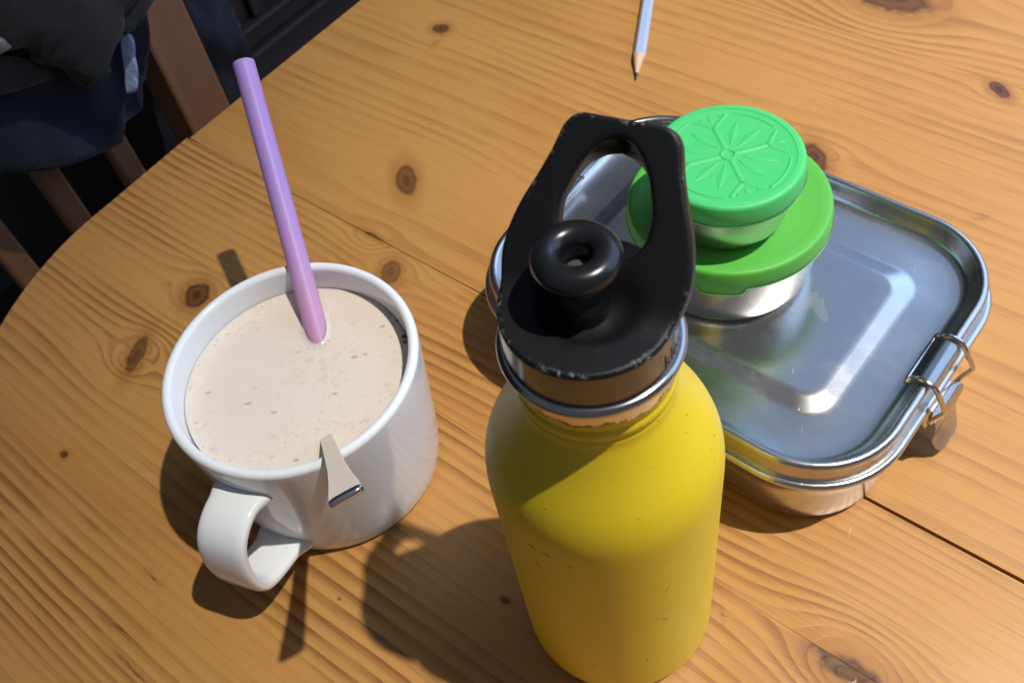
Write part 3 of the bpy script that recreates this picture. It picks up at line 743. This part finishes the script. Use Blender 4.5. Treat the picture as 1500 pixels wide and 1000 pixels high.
ts = [0, .012, .03, .06, .1, .16, .24, .33, .43, .53, .63, .73, .81, .87, .92, .955, .98, .992, 1.0]
bm = bmesh.new(); lay = bm.verts.layers.float.new('edge')
keyv = {}; TH_C = 5.2
def cv(s, e, bottom):
    k = (round(s, 4), round(e, 4), bottom)
    if k in keyv: return keyv[k]
    do = seg_d(s, abs(e), outl); dh = seg_d(s, abs(e), hole_pts) if 4 < s < 44 else 1e9
    bk, z_, nb, nz = prof_s(s)
    drop = 0.0
    for d_, rad in ((do, 1.0), (dh, 1.7)):
        if d_ < rad: drop = max(drop, rad - math.sqrt(max(rad * rad - (rad - d_) ** 2, 0)))
    if not bottom:
        rc = math.hypot(e, bk - 0.6)
        dish = 2.3 * sstep(13.4, 11.6, rc) * sstep(6.5, -1.0, bk)
        depth = drop + dish
    else: depth = TH_C - 0.8 * drop
    p = Vector((CX, CY, 0)) + CE * e + CBk * (bk - nb * depth) + Vector((0, 0, z_ - nz * depth))
    v = bm.verts.new(p); v[lay] = do if not bottom else 3.0
    keyv[k] = v; return v
faces_top = []
for side in (1, -1):
    gT = [[cv(s, side * (hol(s) + (wid(s) - hol(s)) * t), False) for t in ts] for s in rows]
    gB = [[cv(s, side * (hol_back(s) + (wid(s) - hol_back(s)) * t), True) for t in ts] for s in rows]
    for g, topf in ((gT, True), (gB, False)):
        for a, b2 in zip(g, g[1:]):
            for i in range(len(ts) - 1):
                q = [a[i], a[i + 1], b2[i + 1], b2[i]]; u_ = []
                for v in q:
                    if v not in u_: u_.append(v)
                if len(u_) >= 3:
                    try: bm.faces.new(u_)
                    except ValueError: pass
    nr = len(rows)
    for i in range(nr - 1):
        for col_i in (0, len(ts) - 1):
            if col_i == 0 and hol(rows[i]) == 0 and hol(rows[i + 1]) == 0: continue
            q = [gT[i][col_i], gT[i + 1][col_i], gB[i + 1][col_i], gB[i][col_i]]
            try: bm.faces.new(q)
            except ValueError: pass
    for i in range(len(ts) - 1):
        try: bm.faces.new([gT[-1][i], gT[-1][i + 1], gB[-1][i + 1], gB[-1][i]])
        except ValueError: pass
        try: bm.faces.new([gT[0][i], gT[0][i + 1], gB[0][i + 1], gB[0][i]])
        except ValueError: pass
cgl, nt, b = new_mat('gloss_black_collar', (0.010, 0.0095, 0.009), 0.17); b.inputs['IOR'].default_value = 1.75; b.inputs['Specular IOR Level'].default_value = 0.7
mesh_obj('collar', collar_bm, cgl, capo)
loop_h = mesh_obj('loop_handle', bm, blk, capo, angle=60)
# nozzle
NX, NY = 19.6, 148.4
prof = [(7.9, 190.5), (7.8, 194.0), (7.7, 197.5), (7.75, 200.2), (8.3, 200.9), (8.7, 201.8), (8.75, 205.2), (9.0, 207.2)]
prof += arc(7.3, 211.7, 3.75, -58, 90, 14) + arc(7.3, 211.7, 3.75, 90, 178, 8)[1:] + [(3.6, 209.5), (3.6, 205.0), (0.6, 204.8)]
mesh_obj('nozzle', lathe(prof, (NX, NY), 72), gl, capo, angle=45)
vm, nt, b = new_mat('grey_valve_rubber', (0.055, 0.056, 0.058), 0.75)
mesh_obj('valve', lathe([(3.4, 205.2), (3.45, 207.2), (3.0, 207.7), (0.5, 207.8)], (NX, NY), 32), vm, capo)
# etched lettering on the steel band
txm, nt, b = new_mat('etched_lettering', (0.035, 0.03, 0.028), 0.5)
cu = bpy.data.curves.new('lettering', 'FONT'); cu.body = 'klean kanteen'; cu.size = 7.6; cu.resolution_u = 3
to = bpy.data.objects.new('lettering_curve', cu); COL.objects.link(to)
bpy.context.view_layer.update()
me = bpy.data.meshes.new_from_object(to.evaluated_get(bpy.context.evaluated_depsgraph_get()))
bpy.data.objects.remove(to)
bm = bmesh.new(); bm.from_mesh(me)
bmesh.ops.triangulate(bm, faces=bm.faces[:])
bmesh.ops.subdivide_edges(bm, edges=[e for e in bm.edges if e.calc_length() > 1.0], cuts=1)
RB = 22.98
for v in bm.verts:
    a = math.radians(-50) + v.co.x * 0.82 / RB
    zt_ = 185.2 + v.co.y * 0.98
    rad = 22.95 + (22.70 - 22.95) * (zt_ - 183) / 9 + 0.16
    v.co = Vector((CX + rad * math.cos(a), CY + rad * math.sin(a), zt_))
o = mesh_obj('lettering', bm, txm, capo, smooth=False)

# ------------------------------------------------------------------ pencil
pen = empty('pencil', (108.6, 460, 0), 'sharpened pale silver hexagonal pencil lying on the table', 'pencil')
pa = Vector((0.343, 0.939, 0)); pw = Vector((0.939, -0.343, 0))
pt = Vector((108.2, 459.0, 1.4)); Rp = 3.75
pm, nt, b = new_mat('silver_paint_blue_sheen', (0.46, 0.58, 0.82), 0.25); b.inputs['Metallic'].default_value = 0.25  # silver paint with the blue window reflection put into its colour
wm, nt, b = new_mat('pencil_cedar', (0.60, 0.42, 0.28), 0.6)
lm_, nt, b = new_mat('graphite', (0.03, 0.03, 0.035), 0.4)
def hexl(d_, r, zc, n=6): 
    c = Vector((pt.x, pt.y, 0)) + pa * d_
    return [c + pw * (r * math.cos(2 * math.pi * k / n + math.pi / 6 * (n == 6) * 0)) + Vector((0, 0, zc + r * math.sin(2 * math.pi * k / n))) for k in range(n)]
Rh = Rp * math.cos(math.pi / 6)
mesh_obj('shaft', loops_mesh([hexl(19, Rp, Rh), hexl(175, Rp, Rh)]), pm, pen, smooth=False)
mesh_obj('sharpened_wood', loops_mesh([hexl(5.0, 1.0, 1.9, 18), hexl(19.5, Rp * .97, Rh, 18)]), wm, pen)
mesh_obj('lead', loops_mesh([hexl(0, 0.25, 1.4, 12), hexl(5.1, 1.0, 1.9, 12)]), lm_, pen)

# ------------------------------------------------------------------ chair with clothes, cabinet behind
cw, nt, b = new_mat('brown_chair_wood', (0.16, 0.065, 0.028), 0.45)
_, (x, y, z) = obj_xyz(nt)
nn = noise(nt, vec(nt, x * 0.05, y * 0.05, z * 0.008), 1, 4)
nt.links.new(mixc(nt, nn, (0.36, 0.17, 0.085), (0.20, 0.088, 0.042)), b.inputs['Base Color'])
UC = -600
chair = empty('chair', tuple(uvz(UC, 150, -740)), 'brown wooden slat back chair at the table corner with clothes hung over it', 'chair', rot=(0, 0, ANG))
def cbox(name, u0, u1, v0, v1, z0, z1, bev=3, mat=cw):   # local: x=u-UC, y=v-150, z=z+740
    bm = bmesh.new(); box(bm, u0 - UC, u1 - UC, v0 - 150, v1 - 150, z0 + 740, z1 + 740, bev)
    return child_local(name, bm, mat, chair, smooth=False)
for v in (-0.5, 52.5, 105, 157, 210): cbox('slat', -606, -594, v - 9, v + 9, -262, 190)
cbox('stile', -622, -586, 262, 302, -740, 255); cbox('stile', -622, -586, -92, -52, -740, 255)
cbox('top_rail', -618, -590, -52, 262, 188, 250); cbox('lower_rail', -612, -590, -52, 262, -300, -262)
cbox('seat', -590, -230, -95, 305, -322, -298, 6)
cbox('leg', -262, -226, -92, -56, -740, -322); cbox('leg', -262, -226, 266, 302, -740, -322)

def cloth(name, pts, u0, mat, label, cat, amp=10, thick=9, seed=0, n=30, fold=(1.0, 0.25), parent=None):
    """a hanging cloth: outline pts (v,z) filled with a grid, bulged and folded towards the table"""
    vs_ = [p[0] for p in pts]; zs_ = [p[1] for p in pts]
    bm = bmesh.new(); c = [bm.verts.new((0, v, z)) for v, z in pts]
    bm.faces.new(c)
    bmesh.ops.triangulate(bm, faces=bm.faces[:])
    for k in range(5): bmesh.ops.subdivide_edges(bm, edges=[e for e in bm.edges if e.calc_length() > 14], cuts=1); bmesh.ops.triangulate(bm, faces=[f for f in bm.faces if len(f.verts) > 3])
    bnd = {v for e in bm.edges if e.is_boundary for v in e.verts}
    for v in bm.verts:
        y_, z_ = v.co.y, v.co.z
        f = amp * mnoise.noise(Vector((y_ * 0.02 * fold[0] + z_ * 0.012, z_ * 0.02 * fold[1] + seed, seed))) + amp * .5 * mnoise.noise(Vector((y_ * 0.05, z_ * 0.03, seed + 9)))
        d = 0 if v in bnd else 1
        v.co = uvz(u0 + f + (4 if d else 0), y_, z_)
    bmesh.ops.solidify(bm, geom=bm.faces[:], thickness=thick)
    cen = uvz(u0, sum(vs_) / len(vs_), min(zs_))
    o = mesh_obj(name, bm, mat, None, loc=tuple(cen), angle=80)
    ss_ = o.modifiers.new('soft', 'SUBSURF'); ss_.levels = 1; ss_.render_levels = 1
    return tag(o, label, cat)
def fabric(name, col, rough=0.9):
    m, nt, b = new_mat(name, col, rough); _, (x, y, z) = obj_xyz(nt)
    nn = noise(nt, vec(nt, x * 0.5, y * 0.5, z * 0.5), 1, 3)
    nt.links.new(mixc(nt, nn * 0.6, col, tuple(c * 0.55 for c in col)), b.inputs['Base Color']); bump(nt, nn, 0.4, 0.002, b); b.inputs['Sheen Weight'].default_value = 0.15
    return m
FJ = fabric('charcoal_fabric', (0.009, 0.0098, 0.0108)); FN = fabric('navy_fabric', (0.0035, 0.005, 0.016)); FB = fabric('dark_blue_fabric', (0.006, 0.010, 0.022)); FP = fabric('pale_blue_fabric', (0.34, 0.44, 0.62)); FG = fabric('grey_fabric', (0.22, 0.22, 0.21))
CLOTHES = True

# cabinet
cbm, nt, b = new_mat('dark_cabinet_wood', (0.05, 0.03, 0.024), 0.42)
_, (x, y, z) = obj_xyz(nt)
nn = noise(nt, vec(nt, x * 0.01, y * 0.01, z * 0.06), 1, 4)
nt.links.new(mixc(nt, nn, (0.070, 0.045, 0.036), (0.030, 0.018, 0.015)), b.inputs['Base Color'])

# outline of clothes: pixel points of the outline carried onto the hanging plane of the chair back
def on_plane(px, u0):
    x_, y_ = px; d = F * 1420 + CR * (x_ - 742.8) - CU * (y_ - 490.7)
    o_ = Vector((0, 0, 382.6)); t = (u0 - o_.dot(DU)) / d.dot(DU); X = o_ + d * t
    return (X.dot(DV), X.z)
def outl_px(pts, u0): return [on_plane(p, u0) for p in pts]
cloth('trousers', outl_px([(-30, -40), (170, -40), (186, 40), (190, 90), (188, 140), (180, 150), (181, 196), (172, 214), (140, 229), (80, 246), (0, 257), (-60, 262)], -572), -572, FN,
      'navy blue trousers hung over the chair back under the charcoal jacket', 'trousers', 9, 12, 3)
cloth('jacket', outl_px([(-70, -80), (235, -80), (224, -10), (200, 27), (185, 47), (160, 66), (152, 78), (140, 112), (128, 132), (118, 128), (86, 104), (47, 74), (24, 66), (-5, 80), (-70, 60)], -548), -548, FJ,
      'charcoal grey jacket with a pointed hem slung over the chair back', 'jacket', 6, 7, 5)
cloth('shawl', outl_px([(-80, 92), (0, 84), (40, 92), (84, 116), (60, 124), (10, 142), (-80, 150)], -556), -556, FJ,
      'dark grey cloth fold lying over the navy trousers on the chair', 'cloth', 6, 8, 11)
cloth('pale_strip', outl_px([(172, 50), (182, 48), (187, 85), (191, 125), (186, 141), (179, 139), (180, 110), (175, 80)], -556), -556, FP,
      'narrow pale blue cloth edge beside the navy trousers on the chair', 'cloth', 3, 6, 17)
cloth('pale_tag', outl_px([(-25, 50), (2, 54), (21, 69), (0, 80), (-25, 92)], -540), -540, FG,
      'small light grey cloth patch at the jacket hem', 'cloth', 2, 3, 19)
cloth('coat', outl_px([(210, -60), (285, -60), (296, 0), (318, 52), (336, 104), (346, 150), (350, 260), (240, 260), (215, 100)], -690), -690, FB,
      'dark blue coat hanging behind the chair post', 'coat', 12, 16, 23)

UB = -1000
cab = empty('cabinet', tuple(uvz(UB, 600, -740)), 'dark brown panelled wooden cabinet in the shadow beyond the table', 'cabinet', rot=(0, 0, ANG))
def kbox(name, u0, u1, v0, v1, z0, z1, bev=2):
    bm = bmesh.new(); box(bm, u0 - UB, u1 - UB, v0 - 600, v1 - 600, z0 + 740, z1 + 740, bev); return child_local(name, bm, cbm, cab, smooth=False)
kbox('carcass', -1400, -1012, 440, 1500, -740, 200)
kbox('plinth', -1012, -1000, 440, 1500, -740, -380)
kbox('ledge', -1012, -990, 440, 1500, -379, -369, 3)
kbox('lower_rail', -1012, -1002, 440, 1500, -368, -345); kbox('moulding', -1012, -994, 440, 1500, -344, -335, 3)
for v in (460, 564, 600, 760, 920, 1080): kbox('stile', -1012, -1003, v, v + 16, -334, 190)
for v in (490, 630, 790, 950): kbox('door_panel', -1012, -1006, v, v + 100 if v != 490 else v + 60, -325, 180, 3)
# side wall behind everything
wm2, nt, b = new_mat('dark_wall', (0.05, 0.045, 0.042), 0.8)
bm = bmesh.new(); box(bm, -1460, -1402, -1500, 2600, -740, 1700)
o = mesh_obj('wall', bm, wm2, None, world_coords=False, smooth=False); o.rotation_euler = (0, 0, ANG); tag(o, kind='structure')
